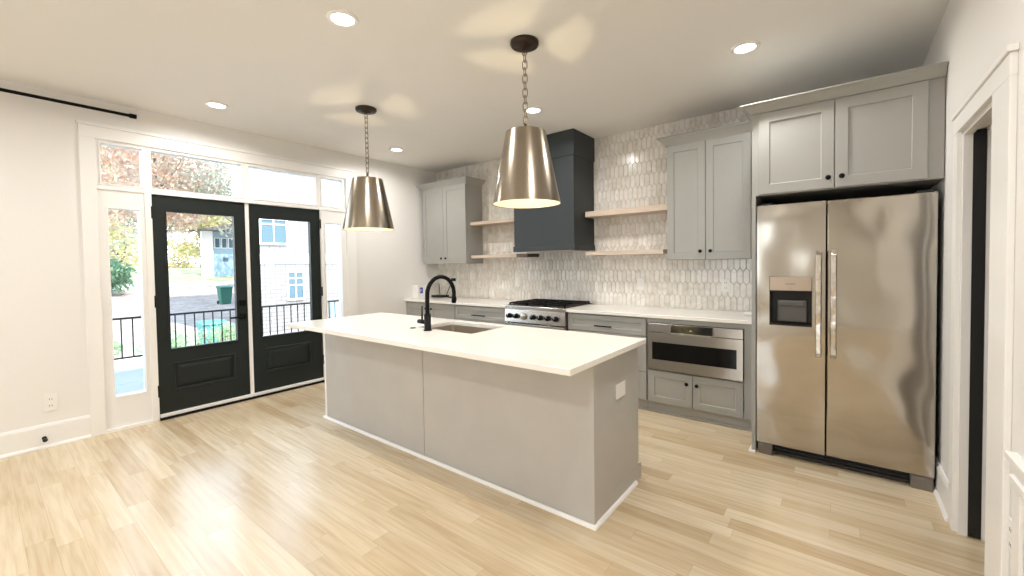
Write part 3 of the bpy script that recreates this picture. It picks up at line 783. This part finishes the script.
o = thing('sink', 'stainless undermount sink set into the island countertop', 'sink', (2.634, -2.13, T-.25))
b = MB(); bm = b.bm; zt = T-.0325
def rloop(x0, x1, y0, y1, r, z):
    L = []
    for cx, cy, a0 in ((x1-r, y1-r, 0), (x0+r, y1-r, 90), (x0+r, y0+r, 180), (x1-r, y0+r, 270)):
        for k in range(5):
            a = math.radians(a0+22.5*k); L.append(bm.verts.new((cx+r*math.cos(a), cy+r*math.sin(a), z)))
    return L
R = [rloop(SX0-.02, SX1+.02, SY0-.02, SY1+.02, .03, zt), rloop(SX0-.003, SX1+.003, SY0-.003, SY1+.003, .018, zt), rloop(SX0+.002, SX1-.002, SY0+.002, SY1-.002, .02, zt-.20), rloop(SX0+.025, SX1-.025, SY0+.025, SY1-.025, .03, zt-.222)]
for A, B in zip(R, R[1:]):
    n_ = len(A)
    for k in range(n_): bm.faces.new((A[k], A[(k+1) % n_], B[(k+1) % n_], B[k]))
bm.faces.new(R[-1]); b.build('bowl', STEELB, o)
MB().lathe([(.055, .0), (.052, .004), (.030, .004), (.024, -.006), (0, -.006)], (2.634, -2.13, zt-.222), seg=28).build('drain', STEELH, o)

o = thing('faucet', 'tall matte black gooseneck faucet on the island by the sink', 'faucet', (2.562, -2.390, T))
fx, fy = 2.562, -2.390
b = MB().lathe([(.0, 0), (.031, 0), (.031, .006), (.025, .008), (.0245, .120), (.019, .126), (0, .126)], (fx, fy, T), seg=28); b.build('base', BLACK, o)
zc = 1.172; R_ = .136; pts = [(fx, fy, T+.12)]+[(fx, fy, T+.12+(zc-T-.12)*k/5) for k in range(1, 6)]
for k in range(1, 15):
    a = math.pi-(math.pi+.16)*k/14; pts.append((fx, fy+R_+R_*math.cos(a), zc+R_*math.sin(a)))
MB().tube(pts, .0155, 16).build('spout', BLACK, o)
e = Vector(pts[-1]); d_ = (Vector(pts[-1])-Vector(pts[-2])).normalized()
b = MB(); b.tube([e-d_*.005, e+d_*.01, e+d_*.02, e+d_*.050], [.0165, .0185, .0195, .0185], 18); b.tube([e+d_*.050, e+d_*.055], [.0165, .0160], 18)
sp = b.build('spray_head', BLACK, o)
MB().tube([e+d_*.015+Vector((0, .017, 0)), e+d_*.038+Vector((0, .019, 0))], .009, 10).build('spray_button', BLACK, sp)
b = MB(); b.tube([(fx-.020, fy, T+.062), (fx-.100, fy, T+.062)], .0165, 18); h = b.build('handle', BLACK, o)
MB().tube([(fx-.062, fy, T+.070), (fx-.062, fy, T+.11), (fx-.064, fy+.004, T+.180)], [.007, .0055, .005], 10).build('lever', BLACK, h)
o = MB().lathe([(0, .006), (.016, .006), (.020, .004), (.024, 0), (0, 0)], (2.367, -2.372, T), seg=24).build('air_switch_button', BRONZE, None)
tag(o, 'small round bronze button on the island countertop left of the faucet', 'button')
o = plate_x('cover_plate', 'blank white plate on the end panel of the island', IX1, 1, -2.137, .650, .125, .085, False)
o['category'] = 'wall plate'

# ------------------------------------------------------------------ things on the back counter
o = thing('router_box', 'white box with a blue emblem in the far corner of the counter', 'box', (.07, -.40, T))
part('carton', PLATE, o, (.006, .128, -.509, -.300, T+.0005, T+.195), bevel=.002)
b = MB(); b.mi = 0; b.box(.128, .1288, -.470, -.415, T+.075, T+.160); b.mi = 1
b.prism([(-.460, T+.095), (-.455, T+.095), (-.455, T+.14), (-.460, T+.14)], 0, .1285, .1296)
b.prism([(-.455, T+.095), (-.439, T+.118), (-.439, T+.125), (-.455, T+.14), (-.455, T+.132), (-.445, T+.1215), (-.455, T+.108)], 0, .1285, .1296)
b.build('emblem', [mat('blue print', (.02, .04, .35), .4), PLATE], o)
o = thing('wifi_router', 'flat black router with upright antennas on the far counter', 'router', (.22, -.16, T))
part('case', RUBBER, o, (.10, .34, -.235, -.095, T+.004, T+.034), bevel=.006)
for a, c in (((.145, -.10), (.120, -.092)), ((.285, -.10), (.375, -.085))):
    MB().tube([(a[0], a[1], T+.030), ((a[0]+c[0])/2, (a[1]+c[1])/2, T+.115), (c[0], c[1], T+.205)], [.006, .0055, .004], 8).build('antenna', RUBBER, o)
b = MB()
for xx in (.12, .31):
    for yy in (-.22, -.11): b.box(xx, xx+.012, yy, yy+.012, T+.0003, T+.005)
b.build('feet', RUBBER, o)
o = MB().tube([(.345, -.15, T+.010), (.39, -.16, T+.006), (.43, -.13, T+.012), (.47, -.15, T+.006), (.44, -.19, T+.006), (.40, -.17, T+.006)], .005, 8).build('cable', RUBBER, None)
tag(o, 'short black cord lying beside the router on the counter', 'cable')
o = thing('power_adapter', 'small white adapter with dark tip at the counter end by the refrigerator', 'adapter', (4.40, -.31, T))
b = MB(); b.tube([(4.31, -.33, T+.019), (4.325, -.328, T+.02), (4.39, -.32, T+.022), (4.43, -.315, T+.022)], [.010, .018, .021, .019], 14); b.build('body', PLATE, o)
MB().tube([(4.372, -.322, T+.043), (4.395, -.320, T+.047)], [.009, .008], 10).build('tip', RUBBER, o)

# ------------------------------------------------------------------ outside
DECKM = mat('grey deck paint', (.20, .19, .18), .6, vary=.06, scale=2)
DZ = -.10
b = MB()
xx = -.15
while xx > -3.5:
    b.box(xx-1.145, xx, -6.2, 2.2, DZ-.04, DZ); xx -= 1.155
struct(b.build('terrace_ground', DECKM, None, .004), 'grey painted porch deck outside the double doors', 'deck')
o = thing('porch_railing', 'thin black metal railing along the porch edge outside the doors', 'railing', (-3.95, -2, DZ))
part('top_rail', BLACK, o, (-3.975, -3.925, -6.2, 2.2, .615, .645)); part('bottom_rail', BLACK, o, (-3.965, -3.935, -6.2, 2.2, -.005, .020))
y = -6.15; k = 0
b_list = []
while y < 2.2:
    b = MB(); b.box(-3.958, -3.942, y-.008, y+.008, .02 if k % 10 else DZ, .615); b.build('baluster' if k % 10 else 'post', BLACK, o); y += .135; k += 1

# ground: one sloping sheet
def gz(x, y):
    pts = [(5, -.8), (-4, -.8), (-7, -.75), (-14, -1.35), (-25, -.80), (-32, -.2), (-36, .35), (-42, 1.35), (-70, 2.2), (-130, 3.0)]
    for (a, za), (c, zc_) in zip(pts, pts[1:]):
        if c <= x <= a:
            t = (a-x)/(a-c); return za+(zc_-za)*t
    return -.8 if x > 5 else 3
LAWN, n, bs = nmat('leafy lawn'); L = n.links
tcn = N(n, 'ShaderNodeTexCoord'); n1 = N(n, 'ShaderNodeTexNoise'); n1.inputs['Scale'].default_value = 2.2; n1.inputs['Detail'].default_value = 10; n1.inputs['Roughness'].default_value = .85
L.new(tcn.outputs['Object'], n1.inputs[0]); r = N(n, 'ShaderNodeValToRGB'); e = r.color_ramp.elements
while len(e) < 4: e.new(.5)
for k, (p, c) in enumerate([(.32, (.13, .135, .08)), (.45, (.235, .185, .16)), (.57, (.33, .265, .235)), (.70, (.45, .39, .29))]): e[k].position = p; e[k].color = (*c, 1)
L.new(n1.outputs['Fac'], r.inputs[0]); L.new(r.outputs[0], bs.inputs['Base Color']); bs.inputs['Roughness'].default_value = .95
GRASS = mat('yellowed grass', (.44, .40, .22), .95, vary=.35, scale=1.5)
b = MB(); gx = [-.9, -4.3, -7, -10, -14, -19, -25, -28, -32, -34, -36, -39, -42, -55, -70, -100, -130]; gy = [-30+6*k for k in range(24)]
gv = [[b.bm.verts.new((x, y, gz(x, y))) for y in gy] for x in gx]
for i in range(len(gx)-1):
    for j in range(len(gy)-1): f = b.bm.faces.new((gv[i][j], gv[i+1][j], gv[i+1][j+1], gv[i][j+1])); f.smooth = True; f.material_index = 1 if gx[i] <= -34 else 0
struct(b.build('lawn_ground', [LAWN, GRASS]), 'sloping lawn covered with fallen leaves outside', 'lawn')
b = MB(); PAVE = mat('pale concrete', (.50, .49, .46), .85, vary=.08, scale=3)
for a, c in ((-7.6, -10.2), (-34.2, -35.6)):
    ya, yb_ = (-8, 6) if a > -20 else (-20, 40)
    v = [(a, ya, gz(a, 0)+.03), (c, ya, gz(c, 0)+.03), (c, yb_, gz(c, 0)+.03), (a, yb_, gz(a, 0)+.03)]
    b.face(v); b.face([(p[0], p[1], p[2]-.12) for p in v][::-1])
    for q in range(4):
        w = (q+1) % 4; b.face([v[q], v[w], (v[w][0], v[w][1], v[w][2]-.12), (v[q][0], v[q][1], v[q][2]-.12)])
struct(b.build('pale_path', PAVE), 'pale concrete path and far sidewalk', 'path')

# white brick neighbour house
BRK, n, bs = nmat('white painted brick'); L = n.links
tcn = N(n, 'ShaderNodeTexCoord'); mp = N(n, 'ShaderNodeCombineXYZ'); sp_ = N(n, 'ShaderNodeSeparateXYZ'); L.new(tcn.outputs['Object'], sp_.inputs[0])
L.new(sp_.outputs['Y'], mp.inputs[0]); L.new(sp_.outputs['Z'], mp.inputs[1])
bt = N(n, 'ShaderNodeTexBrick'); bt.inputs['Scale'].default_value = 1; bt.inputs['Brick Width'].default_value = .42; bt.inputs['Row Height'].default_value = .16; bt.inputs['Mortar Size'].default_value = .012
bt.inputs['Color1'].default_value = (.25, .24, .23, 1); bt.inputs['Color2'].default_value = (.205, .195, .185, 1); bt.inputs['Mortar'].default_value = (.11, .095, .09, 1)
L.new(mp.outputs[0], bt.inputs['Vector']); L.new(bt.outputs['Color'], bs.inputs['Base Color']); bs.inputs['Roughness'].default_value = .9
WINB = mat('blue window pane', (.05, .095, .12), .15); SIDEB = mat('blue siding', (.26, .37, .45), .7, vary=.05, scale=4)
ROOFM = mat('dark shingles', (.12, .11, .11), .9, vary=.2, scale=6)
o = thing('neighbour_house', 'white brick house with blue windows seen through the right door', 'house', (-14, 8, -1.3))
HX = -14
b = MB(); b.prism([(HX, 1.87), (HX, 15), (HX-7, 15), (HX-7, 4.6)], 2, -1.8, 8.2); b.build('wall', BRK, o)
part('trim_band', TRIM, o, (HX, HX+.05, 1.87, 15, 1.55, 1.95), (HX, HX+.06, 1.87, 2.02, -1.4, 8.2))
b = MB(); b.prism([(HX+.4, 1.5), (HX+.4, 15.4), (HX-7.4, 15.4), (HX-7.4, 4.3)], 2, 8.2, 8.4); b.build('roof', ROOFM, o)
def house_window(y0, y1, z0, z1, cols, rows):
    w = part('window', TRIM, o, (HX, HX+.07, y0-.07, y0, z0-.07, z1+.07), (HX, HX+.07, y1, y1+.07, z0-.07, z1+.07), (HX, HX+.07, y0, y1, z1, z1+.07), (HX, HX+.10, y0, y1, z0-.07, z0))
    part('pane', WINB, w, (HX+.002, HX+.02, y0, y1, z0, z1))
    b = MB()
    for k in range(1, cols): yy = y0+(y1-y0)*k/cols; b.box(HX+.015, HX+.05, yy-(.05 if cols == 2 and rows == 0 else .02), yy+(.05 if cols == 2 and rows == 0 else .02), z0, z1)
    for zz in rows if isinstance(rows, (list, tuple)) else (): b.box(HX+.015, HX+.045, y0, y1, zz-.02, zz+.02)
    b.build('muntin', TRIM, w)
house_window(2.85, 3.84, 2.43, 3.40, 2, [3.22]); house_window(3.88, 4.50, .03, 1.18, 2, [.62, .92]); house_window(6.6, 7.5, 2.43, 3.4, 2, [3.2]); house_window(9.0, 10, .03, 1.18, 2, [.62])
part('garage_door', SIDEB, o, (HX, HX+.05, 5.75, 8.2, -1.4, -.30)); part('lamp', BLACK, o, (HX, HX+.15, 6.35, 6.50, -.62, -.32))

o = thing('blue_house', 'pale blue house far up the lawn, seen through the left door', 'house', (-38, 8, 1))
part('wall', SIDEB, o, (-38.6, -38, 8.2, 15, -.2, 4.6)); part('porch_column', TRIM, o, (-38.3, -37.8, 7.45, 8.2, -.2, 4.6))
b = MB(); b.prism([(6.6, 4.6), (15.6, 4.6), (11, 5.6)], 0, -39.4, -36.2); b.build('roof', ROOFM, o)
for k in range(4):
    w = part('window', TRIM, o, (-38, -37.92, 8.35+k*.52, 8.78+k*.52, 3.15, 4.05)); part('pane', WINB, w, (-37.93, -37.90, 8.40+k*.52, 8.73+k*.52, 3.2, 4.0))
part('vent', WINB, o, (-38, -37.94, 9.0, 9.35, 2.0, 2.35))

# bins
BING = mat('green bin plastic', (.02, .12, .085), .5); BINT = mat('teal bin plastic', (.05, .20, .19), .5)
def bin_(x, y, h, w, m, label, rz=0):
    z = gz(x, y); o = thing('wheelie_bin', label, 'bin', (x, y, z), 'bins on the lawn')
    b = MB(); bm = b.bm
    A = [bm.verts.new((x+sx_*w*.38, y+sy_*w*.38, z+.03)) for sx_, sy_ in ((-1,-1),(1,-1),(1,1),(-1,1))]; B = [bm.verts.new((x+sx_*w*.5, y+sy_*w*.5, z+h*.9)) for sx_, sy_ in ((-1,-1),(1,-1),(1,1),(-1,1))]
    for k in range(4): bm.faces.new((A[k], A[(k+1) % 4], B[(k+1) % 4], B[k]))
    bm.faces.new(A); bm.faces.new(B); b.build('tub', m, o, .02)
    b = MB(); b.prism([(x-w*.55, z+h*.9), (x+w*.58, z+h*.9), (x+w*.55, z+h*.94), (x-w*.3, z+h), (x-w*.55, z+h*.98)], 1, y-w*.54, y+w*.54); b.build('lid', m, o, .01)
    for sy_ in (-1, 1):
        MB().lathe([(0, -.03), (.11, -.03), (.12, 0), (.11, .03), (0, .03)], (x-w*.4, y+sy_*w*.45, z+.12), axis=1, seg=16).build('wheel', RUBBER, o)
bin_(-25, 4.95, 1.12, .66, BING, 'dark green wheelie bin standing on the leafy lawn beyond the porch')
bin_(-9.5, -.25, .85, .60, BINT, 'teal wheelie bin beyond the porch railing, by the shrubs')

# trees and shrubs
def foliage(name, parent, blobs, count, size, m, seed, loc=None):
    rnd = random.Random(seed); b = MB(); bm = b.bm; tot = sum(q[3] for q in blobs)
    for k in range(count):
        t = rnd.uniform(0, tot)
        for q in blobs:
            t -= q[3]
            if t <= 0: break
        d = Vector((rnd.gauss(0, 1), rnd.gauss(0, 1), rnd.gauss(0, 1))).normalized()*(rnd.random()**.45)*q[3]
        p = Vector(q[:3])+Vector((d.x, d.y, d.z*.75))
        u = Vector((rnd.gauss(0, 1), rnd.gauss(0, 1), rnd.gauss(0, 1))).normalized(); v = u.orthogonal().normalized(); s_ = size*rnd.uniform(.6, 1.4)
        vs = [bm.verts.new(p+u*s_), bm.verts.new(p+v*s_*.55), bm.verts.new(p-u*s_), bm.verts.new(p-v*s_*.55)]
        bm.faces.new(vs)
    o = b.build(name, m, parent, loc=loc); o['kind'] = 'stuff' if parent else ''
    return o
def leafm(name, cols):
    m, n, b_, r_ = island_mat(name, [(k/(len(cols)-1), c) for k, c in enumerate(cols)], .7, .3)
    t = N(n, 'ShaderNodeBsdfTranslucent'); n.links.new(r_.outputs[0], t.inputs[0]); x = N(n, 'ShaderNodeMixShader'); x.inputs[0].default_value = .5
    n.links.new(b_.outputs[0], x.inputs[1]); n.links.new(t.outputs[0], x.inputs[2]); n.links.new(x.outputs[0], n.nodes['Material Output'].inputs[0])
    return m
ORG_L = leafm('orange leaves', [(.52, .30, .21), (.58, .42, .30), (.46, .38, .35), (.60, .48, .34)])
YEL_L = leafm('yellow green leaves', [(.54, .47, .25), (.42, .45, .26), (.58, .50, .30), (.54, .38, .22)])
GRN_L = leafm('green leaves', [(.11, .22, .14), (.17, .30, .19), (.24, .36, .22), (.14, .27, .20)])
GRY_L = leafm('olive leaves', [(.40, .42, .32), (.46, .44, .35), (.36, .39, .34), (.50, .44, .34)])
BARK = mat('grey bark', (.16, .13, .11), .9, bump=.5, scale=12)
def tree(x, y, h, spread, trunk_r, lm, label, seed, n=2600, leaf=.16, low=.35, blobs_n=16):
    rnd = random.Random(seed); z = gz(x, y)
    o = thing('autumn_tree', label, 'tree', (x, y, z), 'trees beyond the porch')
    b = MB(); blobs = []
    b.tube([(x, y, z-.1), (x+.1, y, z+h*.2), (x-.1, y+.1, z+h*.45), (x, y, z+h*.9)], [trunk_r*1.2, trunk_r, trunk_r*.75, trunk_r*.2], 10)
    for k in range(blobs_n):
        hz = z+h*rnd.uniform(low, .95); a = rnd.uniform(0, 6.28); rr = spread*rnd.uniform(.3, 1)*(1.15-.5*(hz-z)/h)
        e = Vector((x+rr*math.cos(a), y+rr*math.sin(a), hz)); s0 = Vector((x, y, z+(hz-z)*.62))
        md = (e+s0)/2+Vector((0, 0, -.15*rr)); b.tube([s0, md, e], [trunk_r*.35, trunk_r*.2, trunk_r*.06], 6)
        for w in range(2):
            e2 = md+Vector((rnd.uniform(-1, 1), rnd.uniform(-1, 1), rnd.uniform(0, 1)))*rr*.5; b.tube([md, e2], [trunk_r*.14, trunk_r*.04], 5)
        blobs.append((e.x, e.y, e.z, spread*rnd.uniform(.30, .5)))
    b.build('trunk', BARK, o)
    foliage('foliage', o, blobs, n, leaf, lm, seed)
    return o
tree(-27, -.9, 15, 4.6, .11, ORG_L, 'orange autumn tree with bare twigs, seen through the left sidelight and transom', 1, 9000, .13, .38, 22)
tree(-33, 3.5, 15, 5.2, .10, ORG_L, 'orange tree behind the left black door, highest in its transom', 2, 11000, .14, .36, 26)
tree(-46, 9.6, 7.0, 3.6, .10, YEL_L, 'low yellow tree beside the blue house on the lawn', 3, 9000, .15, .04, 24)
tree(-30, 8.6, 13, 4.6, .10, GRY_L, 'tall olive tree leaning over the lawn beside the white brick house', 4, 9000, .12, .36, 24)
tree(-47, -.5, 10, 5.0, .14, YEL_L, 'yellow-green tree far up the lawn at the left sidelight', 5, 8000, .18, .06, 22)
tree(-66, 7, 18, 9, .3, GRY_L, 'tall olive tree behind the blue house', 6, 9000, .30, .05, 24)
tree(-64, 26, 18, 8, .3, YEL_L, 'tall yellow tree on the skyline right of the blue house', 7, 3000, .3, .1)
tree(-68, -14, 18, 9, .3, GRY_L, 'broad olive tree on the skyline left of the doors', 8, 8000, .30, .05, 24)
def shrub(x, y, r, h, m, label, seed, n=900, leaf=.055):
    z = gz(x, y); rnd = random.Random(seed)
    o = thing('shrub', label, 'shrub', (x, y, z), 'shrubs beyond the porch')
    b = MB(); bl = []
    for k in range(9):
        a = rnd.uniform(0, 6.28); q = r*rnd.uniform(.1, .7); zz = z+h*rnd.uniform(.3, .8)
        b.tube([(x, y, z-.05), (x+q*.5*math.cos(a), y+q*.5*math.sin(a), z+(zz-z)*.6), (x+q*math.cos(a), y+q*math.sin(a), zz)], [.03, .02, .008], 5)
        bl.append((x+q*math.cos(a), y+q*math.sin(a), zz, r*rnd.uniform(.35, .55)))
    b.build('stem', BARK, o); foliage('foliage', o, bl, n, leaf, m, seed); return o
shrub(-31.5, .6, 1.9, 2.4, GRN_L, 'big dark green evergreen bush filling the left sidelight', 11, 2600, .12)
LGRN = leafm('light green leaves', [(.26, .38, .20), (.36, .48, .26), (.46, .54, .32), (.30, .42, .28)])
shrub(-6.6, -1.9, .65, .85, LGRN, 'light green shrub behind the railing near the hinge side of the left door', 12, 1000, .04)
shrub(-7.2, -.75, .70, .80, LGRN, 'light green shrub behind the railing in front of the teal bin', 14, 1000, .04)
shrub(-7.0, -3.0, .5, .80, LGRN, 'low green shrub behind the railing in the left sidelight', 13, 900, .04)
shrub(-8.0, .10, .45, .75, YEL_L, 'yellowish shrub behind the railing near the door lever', 15, 900, .045)
